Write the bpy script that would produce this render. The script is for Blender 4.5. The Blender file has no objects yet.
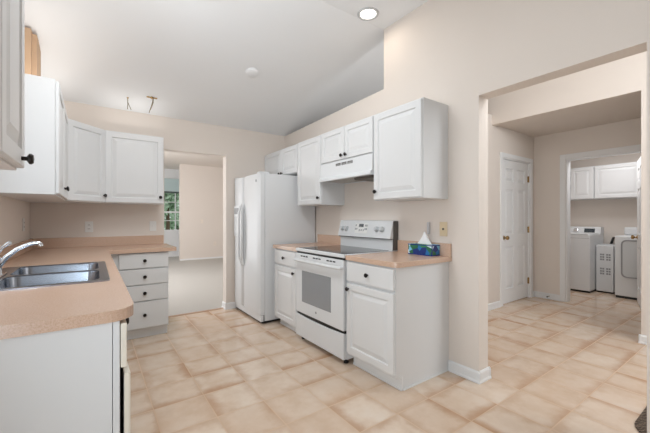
import bpy, bmesh, math, random
from mathutils import Vector, Matrix
random.seed(7)
sc = bpy.context.scene
COL = sc.collection
PI = math.pi

# ------------------------------------------------------------------ camera
cam_d = bpy.data.cameras.new('camera')
cam_d.sensor_width = 36.0
cam_d.lens = 328.0 / 650.0 * 36.0
cam_d.shift_y = 1.5 / 650.0
cam_d.clip_start = 0.05
cam = bpy.data.objects.new('camera', cam_d)
COL.objects.link(cam)
cam.location = (0, 0, 1.22)
cam.rotation_euler = (PI / 2, 0, -math.radians(35.272))
sc.camera = cam

# ------------------------------------------------------------------ world, big lights, exposure
world = bpy.data.worlds.new('world')
sc.world = world
world.use_nodes = True
bg = world.node_tree.nodes['Background']
bg.inputs[0].default_value = (0.90, 0.95, 1.0, 1)
bg.inputs[1].default_value = 1.3


def area(name, loc, rot, sx, sy, power, col=(1, 1, 1)):
    d = bpy.data.lights.new(name, 'AREA')
    d.shape = 'RECTANGLE'
    d.size, d.size_y = sx, sy
    d.energy = power
    d.color = col
    o = bpy.data.objects.new(name, d)
    COL.objects.link(o)
    o.location = loc
    o.rotation_euler = rot
    return o


# daylight at the sink window (shines +X), hall and laundry lamps, and added unseen fills
area('sink_window_light', (-0.66, 2.07, 1.60), (0, -PI / 2, 0), 1.0, 1.05, 1.8, (0.88, 0.95, 1.0))
area('side_fill_light', (-0.47, 0.12, 1.10), (0, -PI / 2 - 0.08, 0), 1.0, 0.9, 24, (0.81, 0.92, 1.0))  # added fill before the solid left wall, lifts the right-hand fronts
area('rear_fill_light', (0.2, -1.6, 1.2), (PI / 2, 0, 0.12), 1.0, 1.4, 1.0, (0.88, 0.95, 1.0))  # added fill behind the camera for the left end panel, no window there
area('kitchen_fill_light', (0.50, 2.1, 2.96), (0, 0, 0), 0.6, 0.9, 20, (0.90, 0.96, 1.0))  # unseen overhead fill added for even kitchen light, no fixture modelled
BL = area('bounce_light', (0.5, 1.50, 2.42), (PI - 1.25, 0, -0.1), 1.2, 0.4, 8.0, (0.90, 0.96, 1.0))  # unseen fill added above the frame, brightens the sloped ceiling
area('cabinet_top_fill', (-0.33, 3.45, 2.18), (0, PI - 0.5, 0), 0.16, 1.2, 2.0, (1.0, 0.98, 0.95))  # hidden fill added on the left cabinets to lift the back ceiling
area('cabinet_top_fill', (0.36, 4.16, 2.18), (PI + 0.4, 0, 0), 0.5, 0.16, 0.6, (1.0, 0.98, 0.95))  # second hidden fill, added on the back cabinet for wall and ceiling
area('dining_fill_light', (-0.2, 7.0, 1.6), (0, -PI / 2 - 0.15, 0), 2.0, 3.0, 80, (0.97, 0.98, 1.0))  # fill added inside the carpeted room to brighten it, not at a window
area('hall_ceiling_light', (2.95, 0.45, 2.72), (PI / 2 + 0.12, 0, 0.15), 0.25, 0.25, 7, (0.95, 0.97, 0.98))
area('hall_rear_fill', (3.35, -1.1, 2.48), (PI / 2 - 0.22, 0, -0.66), 1.2, 0.6, 40, (0.88, 0.95, 1.0))  # unseen fill added to brighten the hall walls and bulkhead
area('laundry_ceiling_light', (6.2, 1.45, 2.42), (0, 0, 0), 0.5, 0.5, 11.5, (0.97, 0.98, 1.0))

sc.view_settings.view_transform = 'Standard'
sc.view_settings.look = 'None'
sc.view_settings.gamma = 1.0
sc.view_settings.use_curve_mapping = False
sc.view_settings.exposure = 0.1


# ------------------------------------------------------------------ materials
def lin(c):
    out = []
    for v in c[:3]:
        v /= 255.0
        out.append(v / 12.92 if v <= 0.04045 else ((v + 0.055) / 1.055) ** 2.4)
    return (*out, 1.0)


class NT:
    def __init__(self, name):
        self.m = bpy.data.materials.new(name)
        self.m.use_nodes = True
        self.t = self.m.node_tree
        self.b = self.t.nodes['Principled BSDF']

    def n(self, kind, **kw):
        x = self.t.nodes.new(kind)
        for k, v in kw.items():
            setattr(x, k, v)
        return x

    def l(self, a, b):
        self.t.links.new(a, b)

    def math(self, op, a, b=None, c=None, clamp=False):
        x = self.n('ShaderNodeMath', operation=op, use_clamp=clamp)
        for i, v in enumerate((a, b, c)):
            if v is None:
                continue
            if isinstance(v, (int, float)):
                x.inputs[i].default_value = v
            else:
                self.l(v, x.inputs[i])
        return x.outputs[0]

    def mix(self, fac, a, b):
        x = self.n('ShaderNodeMix', data_type='RGBA')
        for i, v in ((0, fac), (6, a), (7, b)):
            if isinstance(v, (int, float, tuple)):
                x.inputs[i].default_value = v
            else:
                self.l(v, x.inputs[i])
        return x.outputs[2]

    def noise(self, vec, scale, detail=3.0, rough=0.5):
        x = self.n('ShaderNodeTexNoise')
        x.inputs['Scale'].default_value = scale
        x.inputs['Detail'].default_value = detail
        x.inputs['Roughness'].default_value = rough
        if vec is not None:
            self.l(vec, x.inputs['Vector'])
        return x.outputs['Fac']

    def pos(self):
        return self.n('ShaderNodeNewGeometry').outputs['Position']

    def obj(self):
        return self.n('ShaderNodeTexCoord').outputs['Object']

    def ramp(self, fac, stops):
        x = self.n('ShaderNodeValToRGB')
        e = x.color_ramp.elements
        while len(e) < len(stops):
            e.new(0.5)
        for i, (p, c) in enumerate(stops):
            e[i].position = p
            e[i].color = c
        self.l(fac, x.inputs[0])
        return x.outputs[0]

    def bump(self, h, strength, dist=0.01):
        x = self.n('ShaderNodeBump')
        x.inputs['Strength'].default_value = strength
        x.inputs['Distance'].default_value = dist
        self.l(h, x.inputs['Height'])
        self.l(x.outputs[0], self.b.inputs['Normal'])


def plain(name, rgb, rough=0.5, metal=0.0, var=0.03, scale=6.0, spec=None, bump=0.0, bscale=300.0):
    t = NT(name)
    c = lin(rgb)
    nz = t.noise(t.obj(), scale)
    dark = tuple(v * (1 - var) for v in c[:3]) + (1,)
    lite = tuple(min(1, v * (1 + var)) for v in c[:3]) + (1,)
    t.l(t.mix(nz, dark, lite), t.b.inputs['Base Color'])
    t.b.inputs['Roughness'].default_value = rough
    t.b.inputs['Metallic'].default_value = metal
    if spec is not None:
        t.b.inputs['Specular IOR Level'].default_value = spec
    if bump:
        t.bump(t.noise(t.obj(), bscale, 2), bump, 0.002)
    return t.m


M = {}
M['wall'] = plain('wall_paint', (231, 221, 212), 0.75, var=0.02, scale=1.5, bump=0.06, bscale=220, spec=0.25)
M['ceiling'] = plain('ceiling_paint', (244, 245, 246), 0.85, var=0.015, scale=1.2, bump=0.1, bscale=160, spec=0.2)
M['trim'] = plain('trim_paint', (238, 238, 238), 0.4, var=0.01)
M['cab'] = plain('cabinet_thermofoil', (226, 226, 226), 0.38, var=0.012, spec=0.4)
M['cream'] = plain('cabinet_edge', (236, 228, 214), 0.4, var=0.01)
M['appl'] = plain('appliance_enamel', (226, 227, 228), 0.36, var=0.008, spec=0.3)
M['applgrey'] = plain('appliance_plastic', (205, 207, 208), 0.35, var=0.01)
M['black'] = plain('black_plastic', (16, 16, 17), 0.4, var=0.1)
M['knob'] = plain('dark_bronze', (46, 40, 38), 0.32, metal=0.6, var=0.15, scale=60)
M['steel'] = plain('brushed_steel', (158, 166, 178), 0.2, metal=1.0, var=0.08, scale=40)
M['chrome'] = plain('chrome', (225, 228, 232), 0.08, metal=1.0, var=0.02)
M['brass'] = plain('brass', (168, 138, 92), 0.25, metal=1.0, var=0.08, scale=30)
M['almond'] = plain('almond_plastic', (226, 207, 174), 0.4, var=0.02)
M['faint'] = plain('beige_plastic', (238, 226, 214), 0.4, var=0.02)
M['plate'] = plain('white_plastic', (238, 237, 234), 0.4, var=0.02)
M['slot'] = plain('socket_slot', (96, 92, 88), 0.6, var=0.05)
M['ovenglass'] = plain('oven_window', (150, 152, 155), 0.18, var=0.05)
M['screen'] = plain('display_glass', (38, 46, 52), 0.12, var=0.1)
M['print'] = plain('grey_print', (150, 150, 152), 0.5, var=0.05)
M['tissue'] = plain('tissue_paper', (246, 246, 248), 0.9, var=0.01)
M['wood'] = plain('bare_chase_paint', (198, 166, 136), 0.8, var=0.04)
M['wire'] = plain('wire_sheath', (120, 104, 76), 0.5, var=0.1)
M['filter'] = plain('hood_filter', (92, 86, 80), 0.4, metal=0.7, var=0.2, scale=90)
M['hoodpan'] = plain('hood_pan', (176, 172, 166), 0.4, var=0.05)
M['brick'] = plain('dark_cavity', (34, 31, 30), 0.7, var=0.1)
M['frosted'] = plain('translucent_plastic', (206, 204, 206), 0.3, var=0.02)
M['bark'] = plain('bark', (92, 74, 58), 0.9, var=0.2, scale=20)
M['blind'] = plain('blind_fabric', (196, 214, 214), 0.8, var=0.03)
M['rail'] = plain('blind_rail', (74, 84, 82), 0.5, var=0.05)

# cooktop: black glass with faint burner rings
t = NT('cooktop_glass')
t.b.inputs['Base Color'].default_value = (0.012, 0.012, 0.013, 1)
t.b.inputs['Roughness'].default_value = 0.10
sep = t.n('ShaderNodeSeparateXYZ'); t.l(t.obj(), sep.inputs[0])
ring = None
for (bx, by, br) in ((0.19, 0.17, 0.105), (0.57, 0.17, 0.085), (0.19, 0.42, 0.08), (0.57, 0.42, 0.105)):
    d = t.math('SQRT', t.math('ADD', t.math('POWER', t.math('SUBTRACT', sep.outputs[0], bx), 2.0), t.math('POWER', t.math('SUBTRACT', sep.outputs[1], by), 2.0)))
    r = t.math('LESS_THAN', t.math('ABSOLUTE', t.math('SUBTRACT', d, br)), 0.003)
    ring = r if ring is None else t.math('MAXIMUM', ring, r)
t.l(t.mix(ring, (0.012, 0.012, 0.013, 1), (0.09, 0.09, 0.09, 1)), t.b.inputs['Base Color'])
M['cooktop'] = t.m

# laminate worktop: pinkish tan with fine speckle
t = NT('laminate')
p = t.obj()
n1 = t.noise(p, 260, 2, 0.7)
n2 = t.noise(p, 5, 3)
c = t.ramp(n1, [(0.30, lin((196, 161, 138))), (0.5, lin((213, 181, 159))), (0.72, lin((221, 193, 173)))])
c = t.mix(t.math('MULTIPLY', n2, 0.25), c, lin((200, 163, 134)))
t.l(c, t.b.inputs['Base Color'])
t.b.inputs['Roughness'].default_value = 0.26
t.b.inputs['Specular IOR Level'].default_value = 0.85
M['lam'] = t.m

# floor tiles, 0.308 m, cloudy cream with brown fired edges
t = NT('ceramic_tile')
sep = t.n('ShaderNodeSeparateXYZ'); t.l(t.pos(), sep.inputs[0])
S = 0.308
u = t.math('DIVIDE', t.math('SUBTRACT', sep.outputs[0], 0.315 - S * 40), S)
v = t.math('DIVIDE', t.math('SUBTRACT', sep.outputs[1], 1.10 - S * 40), S)
fu, fv = t.math('FRACT', u), t.math('FRACT', v)
iu, iv = t.math('FLOOR', u), t.math('FLOOR', v)
cmb = t.n('ShaderNodeCombineXYZ'); t.l(iu, cmb.inputs[0]); t.l(iv, cmb.inputs[1])
wn = t.n('ShaderNodeTexWhiteNoise', noise_dimensions='3D'); t.l(cmb.outputs[0], wn.inputs['Vector'])
rs = t.n('ShaderNodeSeparateColor'); t.l(wn.outputs['Color'], rs.inputs[0])
# shift the noise per tile so each tile has its own clouding
vadd = t.n('ShaderNodeVectorMath', operation='MULTIPLY_ADD')
t.l(wn.outputs['Color'], vadd.inputs[0]); vadd.inputs[1].default_value = (37, 53, 29); t.l(t.pos(), vadd.inputs[2])
cl = t.noise(vadd.outputs[0], 5.0, 4, 0.6)
fine = t.noise(vadd.outputs[0], 34.0, 3, 0.6)
eu = t.math('MINIMUM', fu, t.math('SUBTRACT', 1.0, fu))
ev = t.math('MINIMUM', fv, t.math('SUBTRACT', 1.0, fv))
e = t.math('MINIMUM', eu, ev)
# brown band along two edges chosen per tile
side = t.math('GREATER_THAN', rs.outputs[0], 0.35)
dv = t.math('ADD', t.math('MULTIPLY', side, fv), t.math('MULTIPLY', t.math('SUBTRACT', 1.0, side), t.math('SUBTRACT', 1.0, fv)))
side2 = t.math('GREATER_THAN', rs.outputs[1], 0.5)
du = t.math('ADD', t.math('MULTIPLY', side2, fu), t.math('MULTIPLY', t.math('SUBTRACT', 1.0, side2), t.math('SUBTRACT', 1.0, fu)))
wob = t.math('MULTIPLY', t.math('SUBTRACT', cl, 0.5), 0.34)
turn = t.math('GREATER_THAN', wn.outputs['Value'], 0.45)   # firing band lies across or along the tile
def band(d, w):
    x = t.n('ShaderNodeMapRange'); x.interpolation_type = 'SMOOTHSTEP'
    x.inputs[1].default_value = 0.0; x.inputs[2].default_value = w
    x.inputs[3].default_value = 1.0; x.inputs[4].default_value = 0.0
    t.l(t.math('ADD', d, wob), x.inputs[0])
    return x.outputs[0]
dm = t.math('ADD', t.math('MULTIPLY', turn, dv), t.math('MULTIPLY', t.math('SUBTRACT', 1.0, turn), du))
b1 = band(dm, 0.30)
b2 = t.math('MULTIPLY', band(t.math('SUBTRACT', 1.0, dm), 0.24), 0.5)
b3 = t.math('MULTIPLY', band(e, 0.12), 0.4)
brown = t.math('MAXIMUM', t.math('MAXIMUM', b1, b2), b3)
brown = t.math('MULTIPLY', brown, t.math('ADD', 0.30, t.math('MULTIPLY', rs.outputs[2], 0.6)), clamp=True)
base = t.ramp(cl, [(0.3, lin((214, 190, 168))), (0.55, lin((227, 209, 191))), (0.75, lin((232, 219, 205)))])
base = t.mix(t.math('MULTIPLY', fine, 0.25), base, lin((212, 184, 156)))
colr = t.mix(brown, base, lin((180, 134, 96)))
tone = t.math('MULTIPLY', t.math('SUBTRACT', rs.outputs[1], 0.5), 0.8)
colr = t.mix(t.math('ABSOLUTE', tone), colr, lin((206, 174, 146)))
grout = t.math('LESS_THAN', e, 0.011)
colr = t.mix(t.math('MULTIPLY', grout, 0.8), colr, lin((203, 172, 142)))
t.l(colr, t.b.inputs['Base Color'])
rg = t.math('ADD', t.math('ADD', 0.10, t.math('MULTIPLY', fine, 0.12)), t.math('MULTIPLY', grout, 0.4))
t.l(rg, t.b.inputs['Roughness'])
hh = t.math('SUBTRACT', t.math('MULTIPLY', cl, 0.25), t.math('MULTIPLY', grout, 0.8))
t.bump(hh, 0.18, 0.004)
M['tile'] = t.m

# carpet
t = NT('carpet')
n1 = t.noise(t.pos(), 160, 4, 0.7)
n2 = t.noise(t.pos(), 7, 3)
c = t.ramp(n1, [(0.25, lin((168, 165, 160))), (0.75, lin((220, 217, 211)))])
c = t.mix(t.math('MULTIPLY', n2, 0.3), c, lin((186, 182, 176)))
t.l(c, t.b.inputs['Base Color']); t.b.inputs['Roughness'].default_value = 0.95
t.bump(n1, 0.6, 0.01)
M['carpet'] = t.m

# woven rug
t = NT('woven_rug')
wv = t.n('ShaderNodeTexWave', wave_type='BANDS', bands_direction='DIAGONAL')
wv.inputs['Scale'].default_value = 34; wv.inputs['Distortion'].default_value = 5; wv.inputs['Detail'].default_value = 3
t.l(t.obj(), wv.inputs['Vector'])
c = t.ramp(wv.outputs['Fac'], [(0.45, lin((44, 33, 28))), (0.75, lin((78, 60, 48))), (0.95, lin((158, 138, 118)))])
t.l(c, t.b.inputs['Base Color']); t.b.inputs['Roughness'].default_value = 0.95
t.bump(wv.outputs['Fac'], 0.6, 0.01)
M['rug'] = t.m

# tissue carton print: blues with green and pale shapes
t = NT('carton_print')
p = t.obj()
vo = t.n('ShaderNodeTexVoronoi'); vo.inputs['Scale'].default_value = 17; t.l(p, vo.inputs['Vector'])
vs = t.n('ShaderNodeSeparateColor'); t.l(vo.outputs['Color'], vs.inputs[0])
c = t.ramp(vs.outputs[0], [(0.0, lin((24, 52, 124))), (0.28, lin((34, 112, 176))), (0.44, lin((44, 110, 76))), (0.60, lin((60, 140, 84))), (0.68, lin((130, 198, 230))), (0.86, lin((214, 234, 242)))])
for el in t.t.nodes:
    if el.type == 'VALTORGB':
        el.color_ramp.interpolation = 'CONSTANT'
t.l(c, t.b.inputs['Base Color']); t.b.inputs['Roughness'].default_value = 0.4
M['carton'] = t.m
M['cartonedge'] = plain('carton_edge', (22, 50, 128), 0.4, var=0.08)

# leaves
t = NT('leaves')
c = t.ramp(t.noise(t.pos(), 3.0, 4), [(0.3, lin((128, 156, 122))), (0.7, lin((206, 222, 200)))])
t.l(c, t.b.inputs['Base Color']); t.b.inputs['Roughness'].default_value = 0.8
M['leaf'] = t.m

# lamp lens
t = NT('lamp_lens')
t.b.inputs['Base Color'].default_value = (1, 1, 1, 1)
t.b.inputs['Emission Color'].default_value = (1.0, 0.94, 0.86, 1)
t.b.inputs['Emission Strength'].default_value = 6.0
M['lens'] = t.m

# window glass
t = NT('window_glass')
t.b.inputs['Base Color'].default_value = (1, 1, 1, 1)
t.b.inputs['Roughness'].default_value = 0.0
t.b.inputs['Transmission Weight'].default_value = 1.0
t.b.inputs['IOR'].default_value = 1.02
M['glass'] = t.m


# ------------------------------------------------------------------ mesh helpers
class MB:
    def __init__(self):
        self.bm = bmesh.new()

    def box(self, x0, x1, y0, y1, z0, z1, bev=0.0, seg=2, rot=None):
        b = bmesh.new()
        bmesh.ops.create_cube(b, size=1.0)
        for v in b.verts:
            v.co = Vector(((x0 + x1) / 2 + v.co.x * (x1 - x0), (y0 + y1) / 2 + v.co.y * (y1 - y0), (z0 + z1) / 2 + v.co.z * (z1 - z0)))
        if bev:
            bmesh.ops.bevel(b, geom=list(b.edges), offset=bev, segments=seg, profile=0.5, affect='EDGES')
        if rot is not None:
            b.transform(rot)
        self._add(b)
        return self

    def _add(self, b):
        me = bpy.data.meshes.new('tmp')
        b.to_mesh(me)
        b.free()
        self.bm.from_mesh(me)
        bpy.data.meshes.remove(me)

    def lathe(self, prof, origin=(0, 0, 0), axis=(0, 0, 1), n=20):
        # prof: (radius, height) along axis
        ax = Vector(axis).normalized()
        q = Vector((0, 0, 1)).rotation_difference(ax)
        o = Vector(origin)
        rings = []
        for (r, h) in prof:
            if r < 1e-6:
                rings.append([self.bm.verts.new(o + q @ Vector((0, 0, h)))])
            else:
                rings.append([self.bm.verts.new(o + q @ Vector((r * math.cos(2 * PI * i / n), r * math.sin(2 * PI * i / n), h))) for i in range(n)])
        for a, b in zip(rings, rings[1:]):
            for i in range(n):
                j = (i + 1) % n
                if len(a) == 1 and len(b) == 1:
                    continue
                if len(a) == 1:
                    self.bm.faces.new((a[0], b[j], b[i]))
                elif len(b) == 1:
                    self.bm.faces.new((a[i], a[j], b[0]))
                else:
                    self.bm.faces.new((a[i], a[j], b[j], b[i]))
        for rg, fl in ((rings[0], True), (rings[-1], False)):
            if len(rg) > 1:
                self.bm.faces.new(rg[::-1] if fl else rg)
        return self

    def tube(self, pts, r, n=10, caps=True):
        pts = [Vector(p) for p in pts]
        rs = r if isinstance(r, (list, tuple)) else [r] * len(pts)
        rings = []
        up = None
        for i, p in enumerate(pts):
            d = (pts[min(i + 1, len(pts) - 1)] - pts[max(i - 1, 0)]).normalized()
            if up is None:
                up = Vector((0, 0, 1)) if abs(d.z) < 0.9 else Vector((1, 0, 0))
            a = d.cross(up).normalized()
            b = a.cross(d).normalized()
            up = b
            rings.append([self.bm.verts.new(p + (a * math.cos(2 * PI * k / n) + b * math.sin(2 * PI * k / n)) * rs[i]) for k in range(n)])
        for a, b in zip(rings, rings[1:]):
            for k in range(n):
                self.bm.faces.new((a[k], a[(k + 1) % n], b[(k + 1) % n], b[k]))
        if caps:
            self.bm.faces.new(rings[0][::-1])
            self.bm.faces.new(rings[-1])
        return self

    def prism(self, poly, z0, z1, bev=0.0):
        # polygon in XY, extruded in Z
        b = bmesh.new()
        f = b.faces.new([b.verts.new((x, y, z0)) for x, y in poly])
        r = bmesh.ops.extrude_face_region(b, geom=[f])
        for g in r['geom']:
            if isinstance(g, bmesh.types.BMVert):
                g.co.z = z1
        bmesh.ops.recalc_face_normals(b, faces=list(b.faces))
        if bev:
            ed = [e for e in b.edges if abs(e.verts[0].co.z - e.verts[1].co.z) < 1e-6]
            bmesh.ops.bevel(b, geom=ed, offset=bev, segments=2, profile=0.5, affect='EDGES')
        self._add(b)
        return self

    def poly_holes(self, loops, z0, z1):
        # outer loop + holes, extruded
        b = bmesh.new()
        es = []
        for lp in loops:
            vs = [b.verts.new((x, y, z0)) for x, y in lp]
            for i in range(len(vs)):
                es.append(b.edges.new((vs[i], vs[(i + 1) % len(vs)])))
        bmesh.ops.triangle_fill(b, use_beauty=True, use_dissolve=True, edges=es)
        r = bmesh.ops.extrude_face_region(b, geom=list(b.faces))
        for g in r['geom']:
            if isinstance(g, bmesh.types.BMVert):
                g.co.z = z1
        bmesh.ops.recalc_face_normals(b, faces=list(b.faces))
        self._add(b)
        return self

    def quad(self, pts):
        self.bm.faces.new([self.bm.verts.new(p) for p in pts])
        return self

    def panel_front(self, x0, x1, z0, z1, yf, t=0.019, fr=0.052, arch=0.0):
        """raised panel door; face towards -y, front plane at y = yf - t"""
        rings = [(0.0, 0.0), (0.0, t - 0.004), (0.004, t), (fr, t), (fr + 0.005, t - 0.009), (fr + 0.012, t - 0.009), (fr + 0.040, t - 0.001), (fr + 0.043, t)]
        w = min(x1 - x0, z1 - z0)
        if w / 2 < fr + 0.06:
            k = (w / 2 - 0.02) / (fr + 0.043)
            rings = [(a if a < 0.005 else a * k, b) for a, b in rings]
        prev = None
        for (ins, d) in rings:
            a, b, c, e = x0 + ins, x1 - ins, z0 + ins, z1 - ins
            cur = [self.bm.verts.new((a, yf - d, c)), self.bm.verts.new((b, yf - d, c)), self.bm.verts.new((b, yf - d, e)), self.bm.verts.new((a, yf - d, e))]
            if prev is None:
                self.bm.faces.new(cur[::-1])
            else:
                for i in range(4):
                    j = (i + 1) % 4
                    self.bm.faces.new((prev[i], prev[j], cur[j], cur[i]))
            prev = cur
        self.bm.faces.new(prev)
        return self

    def build(self, name, mat, parent=None, smooth=False, loc=None, rot=None, kind=None):
        bmesh.ops.recalc_face_normals(self.bm, faces=list(self.bm.faces))
        me = bpy.data.meshes.new(name)
        self.bm.to_mesh(me)
        self.bm.free()
        me.materials.append(mat)
        if smooth:
            for p in me.polygons:
                p.use_smooth = True
            try:
                me.set_sharp_from_angle(angle=math.radians(38))
            except Exception:
                pass
        o = bpy.data.objects.new(name, me)
        COL.objects.link(o)
        if parent is not None:
            o.parent = parent
        if loc is not None:
            o.location = loc
        if rot is not None:
            o.rotation_euler = rot
        if kind:
            o['kind'] = kind
        return o


def tag(o, label, cat, group=None, kind=None):
    o['label'] = label
    o['category'] = cat
    if group:
        o['group'] = group
    if kind:
        o['kind'] = kind
    return o


def thing(name, label, cat, loc=(0, 0, 0), rz=0.0, group=None, kind=None):
    o = bpy.data.objects.new(name, None)
    o.empty_display_size = 0.1
    COL.objects.link(o)
    o.location = loc
    o.rotation_euler = (0, 0, rz)
    return tag(o, label, cat, group, kind)


def struct(name, mb, mat, label=None, cat=None, smooth=False):
    o = mb.build(name, mat, smooth=smooth)
    o['kind'] = 'structure'
    if label:
        o['label'] = label
        o['category'] = cat
    return o


KNOB = [(0.0065, 0.0), (0.0065, 0.012), (0.010, 0.014), (0.0165, 0.018), (0.017, 0.023), (0.013, 0.028), (0.0, 0.030)]


def knob(parent, x, y, z):
    return MB().lathe(KNOB, (x, y, z), (0, -1, 0), 16).build('knob', M['knob'], parent, smooth=True)


LEFT, RIGHT, BACK = PI / 2, -PI / 2, 0.0      # facing +X, -X, -Y

# ================================================================== STRUCTURE
XL, XR, YB = -0.51, 2.33, 4.34
T = 0.13
ZL, ZH = 2.44, 3.07         # ceiling at the back wall, flat ceiling
YF = 2.30                   # where the slope starts

# floors
struct('floor', MB().box(XL - 0.13, 7.4, -3.0, YB + 0.07, -0.06, 0.0), M['tile'], 'cream and tan square tile floor with brown edged tiles', 'floor')
struct('floor_dining', MB().box(-1.6, 6.0, YB + 0.07, 11.4, -0.06, 0.005), M['carpet'], 'pale grey carpet in the room past the doorway', 'floor')
struct('trim_1', MB().box(0.70, 1.46, YB + 0.055, YB + 0.085, -0.002, 0.010, 0.003), M['lam'], 'narrow threshold strip between tile and carpet', 'threshold')

# left wall with sink window opening
WY0, WY1, WZ0, WZ1 = 1.52, 2.62, 1.06, 2.12
w = MB()
w.box(XL - T, XL, -3.0, WY0, 0, ZH)
w.box(XL - T, XL, WY1, YB + T, 0, ZH)
w.box(XL - T, XL, WY0, WY1, 0, WZ0)
w.box(XL - T, XL, WY0, WY1, WZ1, ZH)
struct('wall_left', w, M['wall'], 'beige left wall behind the sink counter', 'wall')

# back wall with doorway
DX0, DX1, DZ = 0.70, 1.452, 2.05
w = MB()
w.box(XL - T, DX0, YB, YB + T, 0, 2.95)
w.box(DX1, 4.36, YB, YB + T, 0, 2.95)
w.box(DX0, DX1, YB, YB + T, DZ, 2.95)
struct('wall_back', w, M['wall'], 'beige back wall with open doorway beside the refrigerator', 'wall')

# right wall: low part under the plant shelf, full height part, header over the hall opening
OY0, OY1, OZ = 0.422, 1.325, 2.128
w = MB()
poly = [(2.295, 0), (YB, 0), (YB, 2.435), (2.295, 2.485)]
b = bmesh.new()
f = b.faces.new([b.verts.new((XR, y, z)) for y, z in poly])
r = bmesh.ops.extrude_face_region(b, geom=[f])
for g in r['geom']:
    if isinstance(g, bmesh.types.BMVert):
        g.co.x = XR + T
w._add(b)
w.box(XR, XR + T, OY1, 2.295, 0, ZH)
w.box(XR, XR + T, OY0, OY1, OZ, ZH)
w.box(XR, XR + T, -3.0, OY0, 0, ZH)
struct('wall_right', w, M['wall'], 'beige wall behind the range, with a wide hall opening', 'wall')

struct('wall_rear', MB().box(XL - T, 4.48, -3.13, -3.0, 0, ZH + 0.1), M['wall'], 'beige wall behind the viewer', 'wall')
# ceilings
w = MB()
X0c, X1c = XL - T, 4.48
w.quad([(X0c, -3.0, ZH), (X1c, -3.0, ZH), (X1c, YF, ZH), (X0c, YF, ZH)])
w.quad([(X0c, YF, ZH), (X1c, YF, ZH), (X1c, YB + T, ZL - 0.04), (X0c, YB + T, ZL - 0.04)])
w.quad([(X0c, -3.0, ZH + .1), (X1c, -3.0, ZH + .1), (X1c, YF, ZH + .1), (X0c, YF, ZH + .1)])
w.quad([(X0c, YF, ZH + .1), (X1c, YF, ZH + .1), (X1c, YB + T, ZL + .06), (X0c, YB + T, ZL + .06)])
struct('ceiling', w, M['ceiling'], 'white sloped kitchen ceiling rising toward the viewer', 'ceiling')
# closet top seen as the plant shelf beside the ceiling slope
struct('trim_2', MB().box(XR + T, 4.36, 2.42, YB, 2.36, 2.42), M['wall'], 'closet top forming the shelf above the low wall', 'ledge')

# hall walls
HX = 5.62
CY = 2.295
CX0, CX1, CZ = 4.63, 5.48, 2.065
w = MB()
w.box(XR + T, CX0, CY, CY + T, 0, 2.60)
w.box(CX1, HX, CY, CY + T, 0, 2.60)
w.box(CX0, CX1, CY, CY + T, CZ, 2.60)
struct('wall_hall', w, M['wall'], 'beige hall wall holding the white closet door', 'wall')
w = MB()
w.box(4.36, 4.48, 0.83, YB, 2.465, ZH)
w.box(4.36, 4.48, -1.5, 0.83, 0, ZH)
struct('wall_bulkhead', w, M['wall'], 'beige bulkhead crossing the hall above head height', 'wall')
struct('ceiling_hall', MB().box(4.48, HX, -0.4, CY, 2.48, 2.56), M['wall'], 'low hall ceiling behind the bulkhead', 'ceiling')
LY0, LY1, LZ = 1.00, 1.875, 2.075
w = MB()
w.box(HX, HX + 0.12, LY1, CY + T, 0, 2.6)
w.box(HX, HX + 0.12, -0.4, LY0, 0, 2.6)
w.box(HX, HX + 0.12, LY0, LY1, LZ, 2.6)
struct('wall_laundry', w, M['wall'], 'beige hall wall with the laundry doorway', 'wall')
struct('wall_laundry_back', MB().box(7.30, 7.40, -0.4, 2.75, 0, 2.56), M['wall'], 'beige wall behind the laundry machines', 'wall')
struct('wall_laundry_side', MB().box(HX + 0.12, 7.30, 2.60, 2.72, 0, 2.56), M['wall'], 'beige side wall of the laundry room', 'wall')
struct('ceiling_laundry', MB().box(HX + 0.12, 7.30, -0.4, 2.60, 2.48, 2.56), M['ceiling'], 'laundry room ceiling', 'ceiling')
struct('wall_laundry_end', MB().box(4.48, 7.30, -0.5, -0.4, 0, 2.56), M['wall'], 'beige end wall of hall and laundry', 'wall')

# dining room beyond the doorway
w = MB()
w.box(2.02, 6.0, 10.0, 10.12, 0, 2.9)
struct('wall_dining', w, M['wall'], 'peach wall across the carpeted room', 'wall')
struct('wall_dining_right', MB().box(5.9, 6.0, YB + T, 10.0, 0, 2.9), M['wall'], 'right wall of the carpeted room', 'wall')
w = MB()   # far wall with window
VX0, VX1, VZ0, VZ1 = 0.9, 2.55, 0.80, 2.42
w.box(-1.6, VX0, 11.2, 11.32, 0, 2.9)
w.box(VX1, 6.0, 11.2, 11.32, 0, 2.9)
w.box(VX0, VX1, 11.2, 11.32, 0, VZ0)
w.box(VX0, VX1, 11.2, 11.32, VZ1, 2.9)
struct('wall_far', w, M['trim'], 'pale far wall with the garden window', 'wall')
w = MB()   # left dining wall with a wide opening for daylight
w.box(-1.6, -1.5, YB + T, 5.0, 0, 2.9)
w.box(-1.6, -1.5, 9.4, 11.2, 0, 2.9)
w.box(-1.6, -1.5, 5.0, 9.4, 2.3, 2.9)
struct('wall_dining_left', w, M['wall'], 'left wall of the carpeted room', 'wall')
struct('ceiling_dining', MB().box(-1.6, 6.0, YB + T, 11.3, 2.76, 2.88), M['wall'], 'ceiling of the carpeted room', 'ceiling')

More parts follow.
